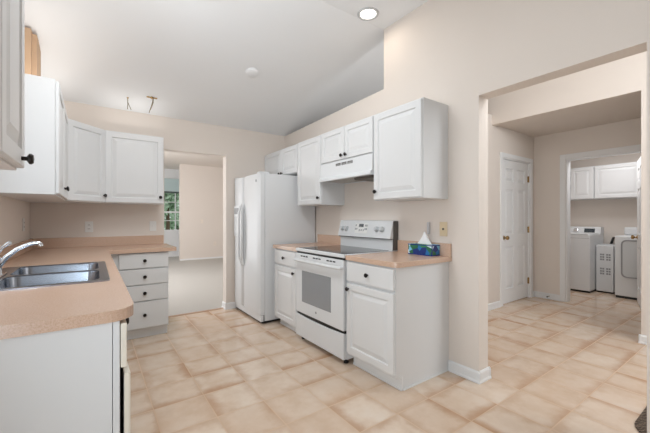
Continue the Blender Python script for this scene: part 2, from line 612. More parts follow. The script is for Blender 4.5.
# baseboards -----------------------------------------------------------
def base_profile(mb, p0, p1, nrm, h=0.085, t=0.013):
    p0, p1, nrm = Vector((*p0, 0)), Vector((*p1, 0)), Vector((*nrm, 0))
    prof = [(0, 0), (t + 0.006, 0), (t + 0.006, 0.012), (t, 0.022), (t, h - 0.012), (t * 0.4, h), (0, h)]
    a = [mb.bm.verts.new(p0 + nrm * d + Vector((0, 0, z))) for d, z in prof]
    b2 = [mb.bm.verts.new(p1 + nrm * d + Vector((0, 0, z))) for d, z in prof]
    for i in range(len(prof)):
        j = (i + 1) % len(prof)
        mb.bm.faces.new((a[i], a[j], b2[j], b2[i]))
    mb.bm.faces.new(a[::-1]); mb.bm.faces.new(b2)
w = MB()
base_profile(w, (XR, 1.325 - 0.016), (XR, 1.572), (-1, 0))
base_profile(w, (XR - 0.016, OY1), (XR + T + 0.016, OY1), (0, -1))
base_profile(w, (XR + T, OY1 - 0.016), (XR + T, CY), (1, 0))
struct('baseboard_right', w, M['trim'], 'white baseboard wrapping the end of the range wall', 'baseboard')
w = MB()
base_profile(w, (XR + T, CY), (CX0 - 0.065, CY), (0, -1))
base_profile(w, (CX1 + 0.065, CY), (HX, CY), (0, -1))
struct('baseboard_hall', w, M['trim'], 'white baseboard along the closet wall', 'baseboard')
w = MB()
base_profile(w, (HX, LY1 + 0.07), (HX, CY), (-1, 0))
struct('baseboard_laundry', w, M['trim'], 'white baseboard beside the laundry doorway', 'baseboard')
w = MB()
base_profile(w, (4.36 - 0.016, 0.83), (4.48 + 0.016, 0.83), (0, 1))
base_profile(w, (4.36, 0.83 + 0.016), (4.36, -1.5), (-1, 0))
struct('baseboard_bulkhead', w, M['trim'], 'white baseboard on the wall end at the hall edge', 'baseboard')
w = MB()
base_profile(w, (DX1 - 0.016, YB), (1.60, YB), (0, -1))
base_profile(w, (DX1, YB - 0.016), (DX1, YB + T), (-1, 0))
struct('baseboard_back', w, M['trim'], 'white baseboard at the doorway jamb beside the refrigerator', 'baseboard')
w = MB()
base_profile(w, (2.02, 10.0), (5.9, 10.0), (0, -1), 0.05)
base_profile(w, (-1.5, 11.2), (5.9, 11.2), (0, -1))
struct('baseboard_dining', w, M['trim'], 'white baseboard across the carpeted room', 'baseboard')

# chase above the far left wall cabinet
w = MB()
w.box(XL, -0.395, 3.42, 3.70, 2.125, 2.70)
w.box(-0.395, -0.365, 3.46, 3.70, 2.125, 2.68)
struct('trim_3', w, M['wood'], 'tan boxed chase rising above the left wall cabinet', 'trim')

# sink window -----------------------------------------------------------
win = thing('window_1', 'white framed window over the sink', 'window', (XL - 0.06, (WY0 + WY1) / 2, WZ0), 0, kind='structure')
hw, hh = (WY1 - WY0) / 2, WZ1 - WZ0
f = MB()
f.box(-0.03, 0.03, -hw, -hw + 0.05, 0, hh); f.box(-0.03, 0.03, hw - 0.05, hw, 0, hh)
f.box(-0.03, 0.03, -hw + .05, hw - .05, 0, 0.05); f.box(-0.03, 0.03, -hw + .05, hw - .05, hh - 0.05, hh)
f.box(-0.02, 0.02, -hw + .05, hw - .05, hh / 2 - 0.02, hh / 2 + 0.02)
f.build('window_frame', M['trim'], win)
MB().box(-0.003, 0.003, -hw + 0.05, hw - 0.05, 0.05, hh - 0.05).build('pane', M['glass'], win)

# far garden window
win = thing('window_2', 'white garden window with muntins seen across the carpeted room', 'window', ((VX0 + VX1) / 2, 11.26, VZ0), 0, kind='structure')
hw, hh = (VX1 - VX0) / 2, VZ1 - VZ0
f = MB()
for sx in (-1, 1):
    f.box(sx * hw - 0.04 * (sx > 0) - 0.0, sx * hw + 0.04 * (sx < 0), -0.05, 0.05, 0, hh)
f.box(-hw + .04, hw - .04, -0.05, 0.05, 0, 0.05); f.box(-hw + .04, hw - .04, -0.05, 0.05, hh - 0.05, hh)
f.box(-hw + .04, hw - .04, -0.03, 0.03, 0.58, 0.63)
for k in range(1, 4):
    x = -hw + k * 2 * hw / 4
    f.box(x - 0.012, x + 0.012, -0.02, 0.02, 0.05, hh - 0.05)
for z in (0.34, 0.92, 1.22):
    f.box(-hw + .04, hw - .04, -0.02, 0.02, z - 0.01, z + 0.01)
f.build('window_frame', M['trim'], win)
MB().box(-hw + 0.04, hw - 0.04, 0.022, 0.028, 0.05, hh - 0.05).build('pane', M['glass'], win)
bl = thing('roller_blind', 'pale blind drawn partly down in the garden window', 'blind', ((VX0 + VX1) / 2, 11.17, 2.05))
MB().box(-hw - .02, hw + .02, -0.012, 0.012, 0.0, 0.40).build('shade', M['blind'], bl)
MB().box(-hw - .02, hw + .02, -0.02, 0.02, -0.05, 0.0, 0.004).build('bottom_rail', M['rail'], bl)

# closet door (six panels)
def six_panel(mb, wd, ht, yf, t):
    # slab whose -y face carries six recessed, raised-field panels
    st = 0.105 * wd / 0.76
    cw = (wd - 3 * st) / 2
    rows = ((0.20, 0.80), (0.98, 1.62), (1.73, ht - 0.12))
    mb.box(0, wd, yf + 0.018, yf + t, 0, ht)
    sk = MB()
    loops = [[(0, 0), (wd, 0), (wd, ht), (0, ht)]]
    rects = [(st + k * (cw + st), st + k * (cw + st) + cw, z0, z1) for z0, z1 in rows for k in range(2)]
    loops += [[(x0, z0), (x1, z0), (x1, z1), (x0, z1)] for x0, x1, z0, z1 in rects]
    sk.poly_holes(loops, 0.0, 0.018)
    for v in sk.bm.verts:      # XY -> XZ, front at yf
        v.co = Vector((v.co.x, yf + 0.018 - v.co.z, v.co.y))
    mb._add(sk.bm)
    for x0, x1, z0, z1 in rects:
        prev = None
        for ins, d in ((0.0, 0.017), (0.014, 0.017), (0.018, 0.016), (0.046, 0.003), (0.050, 0.003)):
            y = yf + d
            cur = [mb.bm.verts.new(p) for p in ((x0 + ins, y, z0 + ins), (x1 - ins, y, z0 + ins), (x1 - ins, y, z1 - ins), (x0 + ins, y, z1 - ins))]
            if prev:
                for i in range(4):
                    j = (i + 1) % 4
                    mb.bm.faces.new((prev[i], prev[j], cur[j], cur[i]))
            prev = cur
        mb.bm.faces.new(prev)

cd = thing('door_1', 'white six-panel closet door with brass knob and hinges', 'door', (CX0 + 0.02, CY + 0.02, 0.012), 0, kind='structure')
lw = CX1 - CX0 - 0.04
m = MB(); six_panel(m, lw, 2.035, 0.0, 0.035)
m.build('door_leaf', M['trim'], cd)
f = MB()
f.box(-0.02 - 0.065, -0.02, -0.037, -0.02, -0.012, 2.115, 0.004); f.box(lw + 0.02, lw + 0.085, -0.037, -0.02, -0.012, 2.115, 0.004)
f.box(-0.02, lw + 0.02, -0.037, -0.02, 2.053, 2.115, 0.004)
f.box(-0.02, -0.002, -0.02, 0.10, -0.012, 2.053); f.box(lw + 0.002, lw + 0.02, -0.02, 0.10, -0.012, 2.053); f.box(-0.02, lw + 0.02, -0.02, 0.10, 2.038, 2.053)
f.build('casing', M['trim'], cd)
MB().lathe([(0.030, 0), (0.030, 0.006), (0.012, 0.012), (0.012, 0.03), (0.026, 0.04), (0.030, 0.055), (0.022, 0.068), (0, 0.072)], (0.065, 0, 0.93), (0, -1, 0), 18).build('knob', M['brass'], cd, smooth=True)
for z in (0.25, 1.03, 1.80):
    MB().box(lw - 0.022, lw + 0.012, -0.010, 0.001, z - 0.045, z + 0.045, 0.002).tube([(lw + 0.004, -0.012, z - 0.05), (lw + 0.004, -0.012, z + 0.05)], 0.006, 8).build('hinge', M['brass'], cd, smooth=True)

# laundry doorway: casing and open door leaf
f = MB()
for (y0, y1) in ((LY1, LY1 + 0.07), (LY0 - 0.07, LY0)):
    f.box(HX - 0.017, HX, y0, y1, 0, LZ + 0.07, 0.004)
f.box(HX - 0.017, HX, LY0, LY1, LZ, LZ + 0.07, 0.004)
f.box(HX, HX + 0.12, LY1 - 0.018, LY1, 0, LZ); f.box(HX, HX + 0.12, LY0, LY0 + 0.018, 0, LZ); f.box(HX, HX + 0.12, LY0 + .018, LY1 - .018, LZ - 0.018, LZ)
struct('trim_4', f, M['trim'], 'white casing round the laundry doorway', 'door casing')
ld = thing('door_2', 'white laundry door standing open at the edge of the hall', 'door', (HX + 0.125, LY0 + 0.045, 0.012), math.radians(15.0), kind='structure')
m = MB(); six_panel(m, 0.76, 2.03, 0.0, 0.035)
# panels should face the doorway (+y): mirror
for v in m.bm.verts:
    v.co.y = 0.035 - v.co.y
m.build('door_leaf', M['trim'], ld)
MB().lathe([(0.030, 0), (0.030, 0.006), (0.012, 0.012), (0.012, 0.03), (0.026, 0.04), (0.030, 0.055), (0.022, 0.068), (0, 0.072)], (0.695, 0.035, 0.93), (0, 1, 0), 18).build('knob', M['brass'], ld, smooth=True)

# garden tree outside the far window
def leaf_ball(mb, c, r, n, s):
    for _ in range(n):
        d = Vector((random.gauss(0, 1), random.gauss(0, 1), random.gauss(0, 1))).normalized()
        p = Vector(c) + d * r * random.uniform(0.55, 1.0)
        a = Vector((random.gauss(0, 1), random.gauss(0, 1), random.gauss(0, 1))).normalized()
        b_ = a.orthogonal().normalized() * s * 0.5
        a = a * s
        mb.quad([p - a, p + b_, p + a, p - b_])
for (x, y, zc, r, lab) in ((2.45, 14.5, 2.3, 1.1, 'nearer leafy green tree filling the garden window'), (3.5, 17.8, 1.8, 1.3, 'shorter green tree farther back in the garden window')):
    tr = thing('garden_tree', lab, 'tree', (x, y, -0.1))
    MB().tube([(0, 0, 0), (0.03, 0, zc * 0.5), (0, 0.02, zc)], [0.09, 0.07, 0.04], 10).build('trunk', M['bark'], tr, smooth=True)
    mb = MB()
    for k in range(9):
        leaf_ball(mb, (random.uniform(-.6, .6) * r, random.uniform(-.5, .5) * r, zc + random.uniform(-.8, .6) * r), r * 0.5, 330, 0.10)
    mb.build('crown', M['leaf'], tr)
struct('ground', MB().box(-6, 10, 11.4, 22, -0.2, -0.1), M['leaf'], 'lawn outside the garden window', 'ground')


# ================================================================== CABINETS
def wall_cabinet(name, label, loc, rz, w, d, h, doors, group=None, fr=0.052, knobz=0.075, kin=0.030):
    """doors: list of (x0, x1, knob_side) ; local front at y=0, back at y=d, bottom z=0"""
    t = thing(name, label, 'cabinet', loc, rz, group)
    MB().box(0, w, 0, d, 0, h, 0.0015, 1).build('body', M['cab'], t)
    for x0, x1, ks in doors:
        dr = MB().panel_front(x0, x1, 0.008, h - 0.012, -0.001, 0.019, fr).build('door', M['cab'], t)
        if ks:
            knob(dr, x1 - kin if ks > 0 else x0 + kin, -0.020, knobz)
    return t


GU = 'white wall cabinets'
# right wall uppers (front body plane x = 2.02; local x runs toward the camera)
UX, UD = 2.02, XR - 2.02 - 0.001
wall_cabinet('wall_cabinet', 'large white wall cabinet nearest the hall opening, right of the hood', (UX, 2.100, 1.372), RIGHT, 0.520, UD, 0.755, [(0.006, 0.514, -1)], GU)
wall_cabinet('wall_cabinet', 'short white two-door cabinet above the range hood', (UX, 2.908, 1.792), RIGHT, 0.806, UD, 0.335, [(0.006, 0.400, 1), (0.406, 0.800, -1)], GU, 0.048, 0.045)
wall_cabinet('wall_cabinet', 'narrow white wall cabinet between the refrigerator and the hood', (UX, 3.408, 1.365), RIGHT, 0.498, UD, 0.76, [(0.006, 0.492, 1)], GU)
wall_cabinet('wall_cabinet', 'short white two-door cabinet above the refrigerator', (UX, 4.332, 1.766), RIGHT, 0.922, UD, 0.354, [(0.006, 0.512, 1), (0.518, 0.916, -1)], GU, 0.048, 0.03)
# left wall uppers (body front x = -0.195; local x runs away from the camera)
LXF = -0.200
LD = LXF - XL - 0.001
wall_cabinet('wall_cabinet', 'white wall cabinet cropped by the upper left edge of the picture', (LXF, 0.76, 1.372), LEFT, 0.672, LD, 0.755, [(0.006, 0.333, -1), (0.339, 0.666, 1)], GU, 0.052, 0.032, 0.060)
wall_cabinet('wall_cabinet', 'white wall cabinet beyond the sink with a bright bare end panel', (LXF, 2.735, 1.372), LEFT, 0.992, LD, 0.745, [(0.006, 0.493, 1), (0.499, 0.986, -1)], GU)
# diagonal corner cabinet
cc = thing('corner_wall_cabinet', 'diagonal white corner wall cabinet left of the back cabinet', 'cabinet', (LXF, 3.730, 1.372), PI / 4, GU)
L = math.hypot(0.295, 0.295)
R45 = Matrix.Rotation(-PI / 4, 3, 'Z')
pl = []
for (x, y) in ((LXF, 3.73), (LXF + 0.295, 4.025), (LXF + 0.295, YB - 0.002), (XL + 0.002, YB - 0.002), (XL + 0.002, 3.73)):
    v = R45 @ Vector((x - LXF, y - 3.73, 0))
    pl.append((v.x, v.y))
MB().prism(pl, 0, 0.745).build('body', M['cab'], cc)
dr = MB().panel_front(0.004, L - 0.004, 0.008, 0.737, -0.001, 0.019, 0.052).build('door', M['cab'], cc)
knob(dr, L - 0.030, -0.020, 0.075)
# back wall upper
bx0 = LXF + 0.297
wall_cabinet('wall_cabinet', 'white wall cabinet on the back wall beside the doorway', (bx0, 4.025, 1.372), BACK, 0.642 - bx0, YB - 4.025 - 0.002, 0.745, [(0.006, 0.642 - bx0 - 0.006, 1)], GU)

# base cabinets --------------------------------------------------------
GB = 'white base cabinets'


def base_cabinet(name, label, loc, rz, w, d, doors, drawers, toe=0.075, ends=(True, True), zt=0.872):
    """local front at y=0, back y=d; doors/drawers (x0,x1,z0,z1,knobx)"""
    t = thing(name, label, 'cabinet', loc, rz, GB)
    MB().prism([(0, 0), (w, 0), (w, d), (0, d)], 0.1, zt).prism([(0.0, toe), (w, toe), (w, d), (0.0, d)], 0.0, 0.1).build('body', M['cab'], t)
    MB().box(0.0, w, toe - 0.012, toe - 0.0005, 0.0, 0.1).box(0.0, w, toe - 0.020, toe - 0.0125, 0.0, 0.014, 0.002).build('toe_kick', M['trim'], t)
    for x0, x1, z0, z1, kx in doors:
        dr = MB().panel_front(x0, x1, z0, z1, -0.001).build('door', M['cab'], t)
        knob(dr, kx, -0.020, z1 - 0.045)
    for x0, x1, z0, z1, kx in drawers:
        dr = MB().box(x0, x1, -0.020, -0.001, z0, z1, 0.004).build('drawer', M['cab'], t)
        knob(dr, kx, -0.020, (z0 + z1) / 2)
    return t


BX = 1.715
BD = XR - BX - 0.003
t = base_cabinet('base_cabinet', 'white base cabinet right of the range, with bare grey-white end panel', (BX, 2.100, 0), RIGHT, 0.525, BD,
                 [(0.008, 0.521, 0.125, 0.690, 0.035)], [(0.008, 0.521, 0.712, 0.862, 0.262)])
MB().box(0.5255, 0.533, 0.075, BD, 0.0, 0.014, 0.002).build('shoe_moulding', M['trim'], t)
base_cabinet('base_cabinet', 'narrow white base cabinet between the refrigerator and range', (BX, 3.408, 0), RIGHT, 0.498, BD,
             [(0.010, 0.490, 0.100, 0.690, 0.455)], [(0.010, 0.490, 0.712, 0.862, 0.245)])

# drawer base on the back wall
t = base_cabinet('drawer_cabinet', 'white base cabinet with four drawers beside the doorway', (0.080, 3.760, 0), BACK, 0.566, YB - 3.76 - 0.003, [],
                 [(0.125, 0.562, 0.716, 0.866, 0.344), (0.125, 0.562, 0.552, 0.706, 0.344), (0.125, 0.562, 0.388, 0.542, 0.344), (0.125, 0.562, 0.115, 0.378, 0.344)])
t['label'] = 'white base cabinet with four drawers beside the doorway'

# sink run
sx = thing('sink_cabinet', 'white sink base cabinet in front at lower left with plain end panel', 'cabinet', (0.052, 1.302, 0), LEFT, GB)
RL = 2.43
m = MB()
m.prism([(0, 0), (0.018, 0), (0.018, 0.556), (0, 0.556)], 0.1, 0.872).prism([(0, 0.055), (RL, 0.055), (RL, 0.556), (0, 0.556)], 0, 0.1)
m.box(0.018, RL, 0, 0.556, 0.1, 0.118).box(0.018, RL, 0.540, 0.556, 0.118, 0.872).box(RL - 0.018, RL, 0, 0.54, 0.118, 0.872)
m.build('body', M['cab'], sx)
MB().box(0.003, RL, -0.022, -0.002, 0.1, 0.872, 0.001, 1).build('face_frame', M['cab'], sx)
MB().box(0.0, RL, 0.043, 0.0545, 0.0, 0.1).build('toe_kick', M['trim'], sx)
units = ((0.004, 0.60), (0.616, 1.06), (1.066, 1.51), (1.526, 2.0))
for i, (a, b_) in enumerate(units):
    dr = MB().box(a, b_, -0.043, -0.0245, 0.712, 0.862, 0.003).build('drawer', M['cream'], sx)
    knob(dr, (a + b_) / 2, -0.043, 0.79)
    m = MB().panel_front(0, b_ - a, 0.125, 0.690, 0.0)
    d_ = m.build('door', M['cream'], sx, loc=(b_, -0.0245, 0))
    # hinged at the far side; the first one stands slightly ajar
    for v in d_.data.vertices:
        v.co.x -= (b_ - a)
    if i == 0:
        d_.rotation_euler = (0, 0, math.radians(1.0))
    kx = -(b_ - a) + 0.035 if i == 2 else -0.035
    knob(d_, kx, -0.019, 0.645)
MB().box(0.0045, 0.60, -0.0240, -0.0225, 0.12, 0.705).build('gap_strip', M['brick'], sx)

# ------------------------------------------------------------------ worktops
def arc(cx, cy, r, a0, a1, n=8):
    return [(cx + r * math.cos(a0 + (a1 - a0) * i / n), cy + r * math.sin(a0 + (a1 - a0) * i / n)) for i in range(n + 1)]


CT0, CT1 = 0.876, 0.914
SX0, SX1, SY0, SY1 = -0.445, 0.068, 1.905, 2.745       # sink rim outline
outer = [(XL + 0.002, 1.286)] + arc(0.12 - 0.085, 1.286 + 0.085, 0.085, -PI / 2, 0) + [(0.12, 3.66), (0.15, 3.715)] + arc(0.72 - 0.012, 3.715 + 0.012, 0.012, -PI / 2, 0, 3) + [(0.72, YB - 0.002), (0.698, YB - 0.002), (XL + 0.002, YB - 0.002)]
hole = [(SX0 + 0.012, SY0 + 0.012), (SX1 - 0.012, SY0 + 0.012), (SX1 - 0.012, SY1 - 0.012), (SX0 + 0.012, SY1 - 0.012)]
wt = thing('worktop', 'L-shaped tan laminate worktop holding the sink', 'worktop', (0, 0, CT0), 0, 'tan laminate worktops')
MB().poly_holes([outer, hole], 0, CT1 - CT0).build('slab', M['lam'], wt)
m = MB()
m.box(XL + 0.002, XL + 0.020, 1.286, YB - 0.002, CT1 - CT0, 0.140, 0.002)
m.box(XL + 0.020, 0.69, YB - 0.020, YB - 0.002, CT1 - CT0, 0.140, 0.002)
m.build('backsplash', M['lam'], wt)

wt = thing('worktop', 'short tan laminate worktop right of the range, carrying the tissue box', 'worktop', (0, 0, CT0), 0, 'tan laminate worktops')
outer = [(XR - 0.002, 1.545), (XR - 0.002, 2.098), (1.690, 2.098)] + arc(1.690 + 0.05, 1.545 + 0.05, 0.05, PI, 1.5 * PI, 6)
MB().prism(outer, 0, CT1 - CT0, 0.002).build('slab', M['lam'], wt)
MB().box(XR - 0.021, XR - 0.003, 1.547, 2.098, CT1 - CT0 - 0.002, 0.140, 0.002).build('backsplash', M['lam'], wt)
wt = thing('worktop', 'small tan laminate worktop between refrigerator and range', 'worktop', (0, 0, CT0), 0, 'tan laminate worktops')
MB().prism([(1.690, 2.895), (XR - 0.002, 2.895), (XR - 0.002, 3.430), (1.690, 3.430)], 0, CT1 - CT0, 0.002).build('slab', M['lam'], wt)
MB().box(XR - 0.021, XR - 0.003, 2.895, 3.430, CT1 - CT0 - 0.002, 0.140, 0.002).build('backsplash', M['lam'], wt)

# ------------------------------------------------------------------ sink and faucet
sk = thing('kitchen_sink', 'stainless steel double-bowl sink set into the tan worktop', 'sink', ((SX0 + SX1) / 2, (SY0 + SY1) / 2, CT1))
sw, sl = (SX1 - SX0) / 2, (SY1 - SY0) / 2


def rrect(x0, x1, y0, y1, r, n=5):
    return arc(x1 - r, y0 + r, r, -PI / 2, 0, n) + arc(x1 - r, y1 - r, r, 0, PI / 2, n) + arc(x0 + r, y1 - r, r, PI / 2, PI, n) + arc(x0 + r, y0 + r, r, PI, 1.5 * PI, n)


rim = rrect(-sw, sw, -sl, sl, 0.02)
bw0, bw1 = -sw + 0.085, sw - 0.040
bowls = ((-sl + 0.032, -0.012), (0.012, sl - 0.032))
loops = [rim] + [rrect(bw0, bw1, a, b_, 0.055) for a, b_ in bowls]
MB().poly_holes(loops, 0.0, 0.006).build('rim', M['steel'], sk)
for a, b_ in bowls:
    m = MB()
    prev = None
    for ins, z, rr in ((-0.001, 0.0055, 0.055), (0.002, -0.004, 0.053), (0.006, -0.12, 0.055), (0.014, -0.150, 0.05), (0.035, -0.165, 0.035)):
        cur = [m.bm.verts.new((x, y, z)) for x, y in rrect(bw0 + ins, bw1 - ins, a + ins, b_ - ins, rr)]
        if prev:
            for i in range(len(cur)):
                j = (i + 1) % len(cur)
                m.bm.faces.new((prev[i], prev[j], cur[j], cur[i]))
        prev = cur
    m.bm.faces.new(prev)
    bowl = m.build('bowl', M['steel'], sk, smooth=True)
    MB().lathe([(0.045, 0), (0.045, 0.003), (0.034, 0.004), (0.030, 0.001), (0, 0.001)], ((bw0 + bw1) / 2, (a + b_) / 2, -0.1655), (0, 0, 1), 20).build('drain', M['chrome'], bowl, smooth=True)

fc = thing('faucet', 'chrome single-lever faucet arching over the sink', 'faucet', (-0.405, 2.325, CT1 + 0.006))
MB().box(-0.028, 0.028, -0.12, 0.12, 0, 0.010, 0.004).build('base_plate', M['chrome'], fc)
MB().lathe([(0.028, 0.010), (0.026, 0.02), (0.024, 0.075), (0.026, 0.082), (0.022, 0.10), (0, 0.106)], (0, 0, 0), (0, 0, 1), 20).build('body', M['chrome'], fc, smooth=True)
pts = [(0.012, 0, 0.055), (0.04, 0, 0.098), (0.08, 0, 0.136), (0.12, 0, 0.158), (0.148, 0, 0.167), (0.166, 0, 0.166), (0.174, 0, 0.158), (0.176, 0, 0.148)]
MB().tube(pts, [0.013, 0.012, 0.011, 0.010, 0.010, 0.010, 0.011, 0.011], 14).build('spout', M['chrome'], fc, smooth=True)
MB().tube([(0.0, 0, 0.10), (0.01, -0.01, 0.12), (0.032, -0.03, 0.150), (0.062, -0.055, 0.176)], [0.010, 0.008, 0.007, 0.009], 10).build('lever', M['chrome'], fc, smooth=True)

# ================================================================== RANGE
rg = thing('range', 'white electric range with black glass cooktop between two base cabinets', 'stove', (1.715, 2.890, 0), RIGHT)
W = 0.782
D = XR - 1.715 - 0.004
MB().box(0.003, W - 0.003, 0.0, D, 0.045, 0.888, 0.003).build('body', M['appl'], rg)
for (x, y) in ((0.05, 0.03), (W - 0.05, 0.03), (0.05, D - 0.06), (W - 0.05, D - 0.06)):
    MB().lathe([(0.022, 0), (0.022, 0.012), (0.012, 0.014), (0.012, 0.045)], (x, y, 0), (0, 0, 1), 12).build('foot', M['black'], rg)
# cooktop: white frame lip and black glass
MB().box(0.0, W, -0.036, D - 0.085, 0.889, 0.918, 0.006).build('cooktop_frame', M['appl'], rg)
MB().box(0.022, W - 0.022, -0.006, D - 0.10, 0.9165, 0.9215, 0.001, 1).build('cooktop_glass', M['cooktop'], rg)
# oven door
od = MB().box(0.006, W - 0.006, -0.036, -0.002, 0.285, 0.870, 0.006).build('oven_door', M['appl'], rg)
MB().box(0.125, 0.605, -0.0385, -0.0355, 0.400, 0.705, 0.001, 1).build('window', M['ovenglass'], od)
MB().tube([(0.02, -0.034, 0.805), (0.022, -0.062, 0.807), (0.05, -0.076, 0.808), (W / 2, -0.080, 0.808), (W - 0.05, -0.076, 0.808), (W - 0.022, -0.062, 0.807), (W - 0.02, -0.034, 0.805)], 0.015, 12).build('handle', M['appl'], od, smooth=True)
for gx in (0.10, 0.32, 0.54):
    m = MB()
    for k in range(3):
        m.box(gx + k * 0.046, gx + k * 0.046 + 0.036, -0.0375, -0.034, 0.840, 0.852, 0.001, 1)
    m.build('vent', M['black'], od)
MB().lathe([(0.011, 0), (0.011, 0.002), (0, 0.002)], (W / 2 - 0.02, -0.036, 0.345), (0, -1, 0), 16).build('logo', M['print'], od)
MB().box(0.008, W - 0.008, -0.022, -0.0005, 0.870, 0.8885).build('gap', M['black'], rg)
# storage drawer with an arched dark pull gap
dw = MB()
N = 16
topz = lambda s: 0.262 - 0.014 * math.sin(PI * s)
prev = None
for i in range(N + 1):
    s = i / N
    x = 0.006 + s * (W - 0.012)
    cur = [dw.bm.verts.new((x, -0.034, 0.050)), dw.bm.verts.new((x, -0.034, topz(s) - 0.004)), dw.bm.verts.new((x, -0.030, topz(s))), dw.bm.verts.new((x, -0.002, topz(s))), dw.bm.verts.new((x, -0.002, 0.050))]
    if prev:
        for a in range(5):
            c2 = (a + 1) % 5
            dw.bm.faces.new((prev[a], prev[c2], cur[c2], cur[a]))
    else:
        dw.bm.faces.new(cur)
    prev = cur
dw.bm.faces.new(prev[::-1])
dw.build('drawer', M['appl'], rg)
MB().box(0.008, W - 0.008, -0.020, -0.0008, 0.250, 0.284).build('gap', M['black'], rg)
# backguard
yb = D - 0.085
MB().box(W - 0.003, W + 0.004, yb + 0.02, D, 0.920, 1.190).build('side_strip', M['slot'], rg)  # dark grey strip along the near side of the backguard
bgd = MB().box(0.004, W - 0.004, yb + 0.012, D, 0.889, 1.030, 0.003).build('backguard', M['appl'], rg)
cp = MB()
pr = [(yb - 0.020, 1.028), (yb + 0.018, 1.188), (yb + 0.030, 1.196), (D - 0.002, 1.196), (D - 0.002, 1.028)]
a = [cp.bm.verts.new((0.0, y, z)) for y, z in pr]
b_ = [cp.bm.verts.new((W, y, z)) for y, z in pr]
for i in range(5):
    j = (i + 1) % 5
    cp.bm.faces.new((a[i], a[j], b_[j], b_[i]))
cp.bm.faces.new(a); cp.bm.faces.new(b_[::-1])
cpo = cp.build('control_panel', M['appl'], rg)
MB().box(0.004, W - 0.004, yb - 0.012, D - 0.01, 1.020, 1.0278).build('gap', M['slot'], rg)
nrm = Vector((0, -(1.188 - 1.028), 0.038)).normalized()
def onpanel(s, x):
    y = yb - 0.020 + 0.038 * s
    z = 1.028 + 0.160 * s
    return Vector((x, y, z)) + nrm * 0.001
for x in (0.065, 0.135, 0.595, 0.665):
    MB().lathe([(0.027, 0), (0.025, 0.010), (0.022, 0.028), (0.019, 0.031), (0, 0.032)], onpanel(0.52, x), nrm, 20).build('knob', M['applgrey'], cpo, smooth=True)
def slab_on_panel(x0, x1, s0, s1, th):
    m = MB()
    vs = []
    for off in (0.0, th):
        for (x, s) in ((x0, s0), (x1, s0), (x1, s1), (x0, s1)):
            vs.append(m.bm.verts.new(onpanel(s, x) + nrm * (off - 0.0005)))
    m.bm.faces.new(vs[0:4]); m.bm.faces.new(vs[4:8])
    for i in range(4):
        j = (i + 1) % 4
        m.bm.faces.new((vs[i], vs[j], vs[4 + j], vs[4 + i]))
    return m
slab_on_panel(0.27, 0.46, 0.22, 0.86, 0.0015).build('keypad', M['plate'], cpo)
slab_on_panel(0.325, 0.395, 0.62, 0.82, 0.003).build('display', M['screen'], cpo)
for (x, s) in ((0.280, 0.72), (0.280, 0.5), (0.300, 0.5), (0.34, 0.42), (0.37, 0.42), (0.40, 0.42), (0.425, 0.72), (0.445, 0.72), (0.425, 0.5), (0.445, 0.5)):
    slab_on_panel(x - 0.007, x + 0.007, s - 0.06, s + 0.06, 0.003).build('button', M['print'], cpo)

# range hood
hd = thing('range_hood', 'white under-cabinet range hood above the range', 'hood', (2.000, 2.905, 1.602), RIGHT)
hw_ = 0.80
hD = XR - 2.0 - 0.002
HZ = 0.186
m = MB()
pr = [(-0.034, 0.0), (-0.034, 0.018), (-0.004, 0.045), (0.0, HZ), (0.016, HZ), (0.016, 0.012), (0.016, 0.0)]
a = [m.bm.verts.new((0.0, y, z)) for y, z in pr]; b_ = [m.bm.verts.new((hw_, y, z)) for y, z in pr]
for i in range(len(pr)):
    j = (i + 1) % len(pr)
    m.bm.faces.new((a[i], a[j], b_[j], b_[i]))
m.bm.faces.new(a); m.bm.faces.new(b_[::-1])
for x0 in (0.0, hw_ - 0.012):
    m.box(x0, x0 + 0.012, 0.0162, hD, 0.0, HZ)
m.box(0.012, hw_ - 0.012, hD - 0.01, hD, 0.0, HZ)
m.box(0.012, hw_ - 0.012, 0.0162, hD - 0.01, 0.012, HZ)
m.build('shell', M['appl'], hd)
MB().box(0.03, 0.50, 0.03, hD - 0.03, 0.004, 0.0115, 0.002).build('filter', M['hoodpan'], hd)
MB().box(0.52, 0.775, 0.02, hD - 0.04, -0.022, 0.0115, 0.010).build('fan_housing', M['filter'], hd)
for g in range(3):
    m = MB()
    x0 = 0.27 + g * 0.092
    m.box(x0, x0 + 0.076, -0.0008, 0.0002, 0.138, 0.164)
    for k in range(5):
        m.box(x0 + k * 0.0165, x0 + k * 0.0165 + 0.010, -0.003, 0.0, 0.138, 0.164)
    m.build('vent', M['slot'], hd)

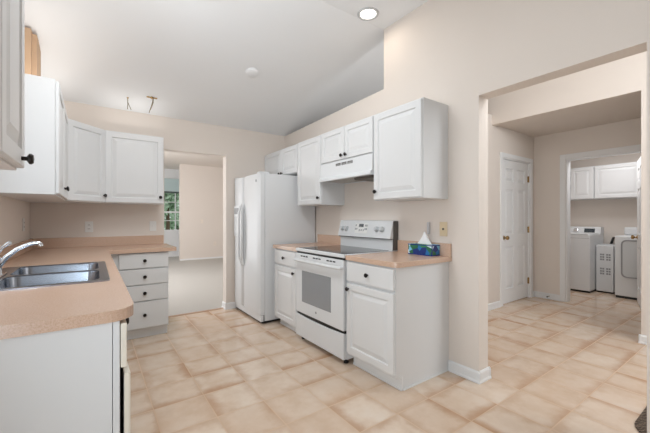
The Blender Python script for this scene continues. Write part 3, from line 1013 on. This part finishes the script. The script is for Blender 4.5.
# ================================================================== REFRIGERATOR
fr = thing('refrigerator', 'tall white side-by-side refrigerator beside the doorway', 'refrigerator', (1.615, 4.325, 0), RIGHT)
FW, FD, FH = 0.845, XR - 1.615 - 0.02, 1.735
MB().box(0, FW, 0, FD, 0.03, FH, 0.006).build('body', M['appl'], fr)
MB().box(0.01, FW - 0.004, -0.035, FD - 0.05, 0.012, 0.030, 0.002).build('base', M['black'], fr)
MB().box(0.006, FW - 0.002, -0.050, -0.001, 0.028, 0.098, 0.006).build('toe_grille', M['appl'], fr)
SP = 0.325
def fdoor(x0, x1):
    # slightly bowed door skin
    m = MB()
    n = 10
    cols = []
    for i in range(n + 1):
        s = i / n
        x = x0 + (x1 - x0) * s
        e = min(s, 1 - s) * (x1 - x0)
        y = -0.060 - 0.010 * math.sin(PI * s) + (0.012 * (1 - e / 0.02) ** 2 if e < 0.02 else 0)
        cols.append((x, y))
    zs = [(0.105, 0.006), (0.112, 0.0), (FH - 0.014, 0.0), (FH + 0.004, 0.012)]
    grid = [[m.bm.verts.new((x, y + dy, z)) for x, y in cols] for z, dy in zs]
    for r0, r1 in zip(grid, grid[1:]):
        for i in range(n):
            m.bm.faces.new((r0[i], r0[i + 1], r1[i + 1], r1[i]))
    b0 = [m.bm.verts.new((x, -0.004, z)) for x, z in ((x0, 0.105), (x1, 0.105), (x1, FH + 0.004), (x0, FH + 0.004))]
    m.bm.faces.new(b0)
    m.bm.faces.new([b0[0]] + grid[0] + [b0[1]])
    m.bm.faces.new([b0[3]] + grid[-1] + [b0[2]])
    m.bm.faces.new([b0[0]] + [g[0] for g in grid] + [b0[3]])
    m.bm.faces.new([b0[1]] + [g[-1] for g in grid] + [b0[2]])
    return m
fz = fdoor(0.002, SP - 0.004).build('freezer_door', M['appl'], fr, smooth=True)
rf = fdoor(SP + 0.004, FW - 0.002).build('fridge_door', M['appl'], fr, smooth=True)
for par, hx, sgn in ((fz, SP - 0.030, -1), (rf, SP + 0.036, 1)):
    m = MB()
    n = 14
    prev = None
    for i in range(n + 1):
        s = i / n
        z = 0.62 + (1.40 - 0.62) * s
        bow = math.sin(PI * s)
        hwid = 0.013 + 0.016 * bow
        y1 = -0.070 - 0.040 * min(1, bow * 2.2)
        cx = hx + sgn * 0.018 * bow
        cur = [m.bm.verts.new(p) for p in ((cx - hwid, y1 + 0.006, z), (cx - hwid * 0.6, y1 - 0.004, z), (cx + hwid * 0.6, y1 - 0.004, z), (cx + hwid, y1 + 0.006, z), (cx + hwid * 0.7, y1 + 0.022, z), (cx - hwid * 0.7, y1 + 0.022, z))]
        if prev:
            for a in range(6):
                c2 = (a + 1) % 6
                m.bm.faces.new((prev[a], prev[c2], cur[c2], cur[a]))
        else:
            m.bm.faces.new(cur)
        prev = cur
    m.bm.faces.new(prev[::-1])
    m.build('handle', M['appl'], par, smooth=True)
# dispenser in the freezer door
m = MB()
m.box(0.055, 0.245, -0.082, -0.066, 0.98, 1.38, 0.006)
dsp = m.build('dispenser', M['appl'], fz)
MB().box(0.075, 0.225, -0.0835, -0.0815, 1.00, 1.24).build('recess', M['applgrey'], dsp)
MB().box(0.075, 0.225, -0.0835, -0.0815, 1.27, 1.35).build('control_strip', M['print'], dsp)
MB().lathe([(0.017, 0), (0.017, 0.002), (0, 0.002)], (FW - 0.10, -0.0655, 1.655), (0, -1, 0), 20).build('logo', M['print'], rf)
for x in (0.05, FW - 0.06):
    MB().box(x - 0.04, x + 0.05, -0.055, 0.06, FH + 0.0005, FH + 0.020, 0.005).build('hinge_cover', M['appl'], fr)
MB().box(FW - 0.012, FW - 0.0005, -0.020, -0.0045, 0.03, 0.10).build('hinge', M['print'], fr)

# ================================================================== SMALL THINGS
tb = thing('tissue_box', 'blue and green printed tissue box on the worktop right of the range', 'tissue box', (2.255, 1.762, CT1))
MB().box(-0.052, 0.052, -0.120, 0.120, 0.0, 0.090, 0.003).build('carton', M['carton'], tb)
m = MB()
for z in (0.0, 0.080):
    m.box(-0.0535, 0.0535, -0.1215, -0.1200, z, z + 0.008); m.box(-0.0535, -0.0522, -0.1215, 0.1215, z, z + 0.008)
m.box(-0.0538, -0.0445, -0.1218, -0.1201, 0.008, 0.080)
m.build('border', M['cartonedge'], tb)
m = MB()
n = 14
prev = None
for k, (hz, ra, rb) in enumerate(((0.0905, 0.020, 0.060), (0.110, 0.022, 0.050), (0.135, 0.015, 0.034), (0.165, 0.008, 0.020), (0.186, 0.003, 0.008))):
    cur = [m.bm.verts.new((ra * math.cos(2 * PI * i / n) * (1 + 0.35 * math.sin(3 * i + k)), -0.012 + 0.0 + rb * math.sin(2 * PI * i / n) * (1 + 0.25 * math.sin(2 * i + 1.3 * k)), hz + 0.006 * math.sin(2.1 * i) * (k > 0))) for i in range(n)]
    if prev:
        for i in range(n):
            j = (i + 1) % n
            m.bm.faces.new((prev[i], prev[j], cur[j], cur[i]))
    prev = cur
m.bm.faces.new(prev)
m.build('tissue', M['tissue'], tb, smooth=True)


def outlet(name, label, cat, loc, rz, mat, toggle=False, group='wall plates', sc_=1.0):
    t = thing(name, label, cat, loc, rz, group)
    MB().box(-0.036 * sc_, 0.036 * sc_, -0.006, 0.0, -0.058 * sc_, 0.058 * sc_, 0.003).build('cover_plate', mat, t)
    if toggle == 'jack':
        MB().lathe([(0.009, 0), (0.009, 0.003), (0, 0.003)], (0, -0.006, 0), (0, -1, 0), 12).build('jack', M['slot'], t)
    elif toggle:
        MB().box(-0.005, 0.005, -0.016, -0.006, -0.008, 0.012, 0.002).build('toggle', mat, t)
    else:
        for z in (-0.020, 0.020):
            s = MB().box(-0.016, 0.016, -0.0075, -0.006, z - 0.014, z + 0.014, 0.001, 1).build('socket', mat, t)
            MB().box(-0.008, -0.005, -0.0082, -0.0076, z - 0.006, z + 0.006).box(0.005, 0.008, -0.0082, -0.0076, z - 0.006, z + 0.006).build('slot', M['slot'], s)
    return t


outlet('wall_outlet', 'white outlet on the back wall under the corner cabinet', 'outlet', (-0.035, YB - 0.0005, 1.125), BACK, M['plate'])
outlet('light_switch', 'white switch plate on the back wall close to the doorway', 'switch', (0.578, YB - 0.0005, 1.125), BACK, M['plate'], True)
outlet('wall_outlet', 'white outlet on the left wall above the faucet', 'outlet', (XL + 0.0005, 3.95, 1.16), LEFT, M['plate'])
outlet('wall_jack', 'almond phone jack plate on the wall right of the tissue box', 'wall plate', (XR - 0.0005, 1.622, 1.130), RIGHT, M['almond'], 'jack')
outlet('wall_outlet', 'small beige plate high on the peach wall of the carpeted room', 'outlet', (2.62, 9.9995, 1.12), BACK, M['faint'], True)
outlet('wall_outlet', 'small beige plate low on the peach wall of the carpeted room', 'outlet', (3.0, 9.9995, 0.45), BACK, M['faint'])
pf = thing('wall_hook', 'slim pale grey plastic fitting on the wall above the tissue box', 'wall fitting', (XR - 0.0005, 1.762, 1.135), RIGHT)
MB().box(-0.012, 0.012, -0.020, 0.0, -0.05, 0.05, 0.004).build('fitting_body', M['frosted'], pf)

# ceiling items
SL = (ZH - ZL) / (YB - YF)
def zc(y):
    return ZH if y < YF else ZH - (y - YF) * (ZH - ZL + 0.04) / (YB + T - YF)
tilt = -math.atan((ZH - ZL + 0.04) / (YB + T - YF))
rl = thing('recessed_light', 'round lit recessed ceiling light above the range wall', 'ceiling light', (2.035, 2.20, ZH))
MB().lathe([(0.070, -0.0005), (0.098, -0.0005), (0.094, -0.008), (0.078, -0.010), (0.070, -0.003)], (0, 0, 0), (0, 0, 1), 32).build('trim_ring', M['applgrey'], rl, smooth=True)
MB().lathe([(0.0, -0.001), (0.069, -0.001), (0.069, -0.003), (0.0, -0.004)], (0, 0, 0), (0, 0, 1), 32).build('lens', M['lens'], rl)
lamp = area('recessed_lamp', (2.035, 2.20, ZH - 0.03), (0, 0, 0), 0.12, 0.12, 1.2, (1.0, 0.88, 0.74))
y = 3.29
sd = thing('smoke_detector', 'round white smoke detector on the sloped ceiling', 'smoke detector', (1.38, y, zc(y)))
sd.rotation_euler = (tilt, 0, 0)
MB().lathe([(0.074, -0.0005), (0.074, -0.008), (0, -0.008)], (0, 0, 0), (0, 0, 1), 28).build('base', M['ceiling'], sd, smooth=True)
MB().lathe([(0.066, -0.0081), (0.064, -0.014), (0.050, -0.021), (0.030, -0.024), (0, -0.024)], (0, 0, 0), (0, 0, 1), 28).build('cover', M['ceiling'], sd, smooth=True)
y = 4.02
jb = thing('ceiling_bracket', 'bare fixture bracket with a hanging wire on the ceiling near the back wall', 'bracket', (0.526, y, zc(y)))
jb.rotation_euler = (tilt, 0, 0)
MB().box(-0.052, 0.052, -0.008, 0.008, -0.008, -0.001, 0.002).lathe([(0.016, -0.010), (0.016, -0.001)], (0, 0, 0), (0, 0, 1), 16).build('bracket_plate', M['brass'], jb)
m = MB().tube([(0.01, 0.0, -0.008), (0.004, 0.0, -0.06), (-0.010, 0.004, -0.11), (-0.024, 0.0, -0.16), (-0.034, 0.0, -0.20)], 0.0035, 8)
m.tube([(0.014, 0.0, -0.008), (0.012, 0.004, -0.06), (-0.004, -0.004, -0.11), (-0.018, 0.004, -0.155)], 0.003, 8)
m.build('wire', M['wire'], jb, smooth=True)
y = 4.10
hk = thing('ceiling_hook', 'small ceiling hook with short wires left of the bare bracket', 'hook', (0.305, y, zc(y)))
MB().lathe([(0.010, 0.0), (0.010, -0.006), (0.004, -0.010), (0.004, -0.03)], (0, 0, 0), (0, 0, 1), 12).build('base', M['brass'], hk)
MB().tube([(0, 0, -0.03), (0.0, 0, -0.07), (-0.002, 0, -0.125)], 0.0035, 8).tube([(0, 0, -0.05), (0.012, 0, -0.08), (0.032, 0, -0.125)], 0.003, 8).build('wire', M['wire'], hk, smooth=True)

# rug in the hall
ol = rrect(2.478, 3.70, -1.45, 0.528, 0.16, 8)
tag(MB().prism(ol, 0.0005, 0.012, 0.003).build('woven_rug', M['rug']), 'dark brown woven rug on the hall tiles, just showing at the lower right edge', 'rug')

# door stop on hall baseboard
ds = thing('door_stop', 'small brass door stop on the baseboard beside the closet door', 'door stop', (HX - 0.014, 2.08, 0.045), PI / 2)
MB().tube([(0, 0.0, 0), (0, 0.07, 0)], 0.006, 10).build('spring', M['brass'], ds)
MB().lathe([(0.010, 0), (0.010, 0.014), (0, 0.016)], (0, 0.07, 0), (0, 1, 0), 12).build('rubber_tip', M['black'], ds)

# ================================================================== LAUNDRY
wall_cabinet('wall_cabinet', 'white wall cabinet hung over the washer in the laundry', (6.98, 2.585, 1.545), RIGHT, 0.67, 0.318, 0.56, [(0.006, 0.332, 0), (0.338, 0.664, 0)], 'laundry wall cabinets', 0.05, 0.05)
wall_cabinet('wall_cabinet', 'white wall cabinet hung over the dryer in the laundry', (6.98, 1.912, 1.545), RIGHT, 0.60, 0.318, 0.56, [(0.006, 0.594, 1)], 'laundry wall cabinets', 0.05, 0.05)

ws = thing('washing_machine', 'white top-load washer left in the laundry', 'washer', (6.56, 2.555, 0), RIGHT)
MB().box(0, 0.70, 0, 0.68, 0.03, 0.945, 0.012, 3).build('body', M['appl'], ws)
MB().box(0.01, 0.69, 0.02, 0.66, 0.0, 0.0305).build('base', M['black'], ws)
MB().box(0.02, 0.68, -0.004, 0.50, 0.9455, 0.962, 0.008).build('lid', M['appl'], ws)
MB().box(0.01, 0.69, -0.0015, 0.004, 0.885, 0.889).build('seam', M['print'], ws)
m = MB()
pr = [(0.50, 0.946), (0.54, 1.055), (0.56, 1.065), (0.68, 1.065), (0.68, 0.946)]
a = [m.bm.verts.new((0.0, y, z)) for y, z in pr]; b_ = [m.bm.verts.new((0.70, y, z)) for y, z in pr]
for i in range(5):
    j = (i + 1) % 5
    m.bm.faces.new((a[i], a[j], b_[j], b_[i]))
m.bm.faces.new(a); m.bm.faces.new(b_[::-1])
cs = m.build('console', M['appl'], ws)
nn = Vector((0, -0.109, 0.04)).normalized()
MB().lathe([(0.036, 0), (0.034, 0.016), (0.026, 0.020), (0, 0.020)], Vector((0.35, 0.52, 1.0)) + nn * 0.001, nn, 24).build('dial', M['chrome'], cs, smooth=True)
m = MB()
vs = [m.bm.verts.new(Vector((x, y, z)) + nn * o) for o in (0.0, 0.003) for x, y, z in ((0.47, 0.508, 0.968), (0.62, 0.508, 0.968), (0.62, 0.533, 1.036), (0.47, 0.533, 1.036))]
m.bm.faces.new(vs[:4]); m.bm.faces.new(vs[4:])
for i in range(4):
    m.bm.faces.new((vs[i], vs[(i + 1) % 4], vs[4 + (i + 1) % 4], vs[4 + i]))
m.build('display', M['screen'], cs)

dh = thing('dehumidifier', 'white upright air unit with four vent grilles between washer and dryer', 'air unit', (6.80, 1.845, 0), RIGHT)
MB().box(0, 0.225, 0, 0.40, 0.022, 0.775, 0.012, 3).build('body', M['appl'], dh)
MB().box(0.01, 0.215, 0.01, 0.39, 0.0, 0.0225).build('base', M['black'], dh)
for gz in (0.30, 0.53):
    for gx in (0.055, 0.135):
        m = MB()
        for k in range(3):
            for h in range(2):
                m.box(gx + h * 0.030, gx + h * 0.030 + 0.024, -0.002, 0.001, gz + k * 0.040, gz + k * 0.040 + 0.026)
        m.build('vent', M['print'], dh)
MB().box(0.03, 0.19, 0.05, 0.25, 0.7752, 0.787, 0.004).build('control_strip', M['applgrey'], dh)

dy = thing('clothes_dryer', 'white front-load dryer with square door at the laundry door edge', 'dryer', (6.56, 1.550, 0), RIGHT)
MB().box(0, 0.69, 0, 0.70, 0.035, 0.945, 0.014, 3).build('body', M['appl'], dy)
MB().box(0.01, 0.68, 0.02, 0.68, 0.0, 0.0355).build('base', M['black'], dy)
dd = MB().prism([(x, -z) for x, z in rrect(0.09, 0.60, 0.33, 0.88, 0.06)], 0.0, 0.02)
dd.bm.transform(Matrix(((1, 0, 0, 0), (0, 0, -1, 0), (0, -1, 0, 0), (0, 0, 0, 1))))
dd.build('door', M['applgrey'], dy)
dd = MB().poly_holes([[(x, -z) for x, z in rrect(0.08, 0.61, 0.32, 0.89, 0.065)], [(x, -z) for x, z in rrect(0.098, 0.592, 0.338, 0.872, 0.055)]], 0.0, 0.024)
dd.bm.transform(Matrix(((1, 0, 0, 0), (0, 0, -1, 0), (0, -1, 0, 0), (0, 0, 0, 1))))
dd.build('door_trim', M['print'], dy)
MB().box(0.0, 0.69, 0.50, 0.70, 0.9455, 1.07, 0.02, 3).build('console', M['appl'], dy)

hs = thing('water_hose', 'dark supply hose behind the air unit next to the washer', 'hose', (7.20, 1.74, 0.72))
MB().tube([(0, 0.03, 0.0), (0, 0.0, 0.08), (0.02, -0.01, 0.13), (0.06, -0.01, 0.16), (0.097, -0.01, 0.16)], 0.018, 10).build('hose_line', M['black'], hs, smooth=True)
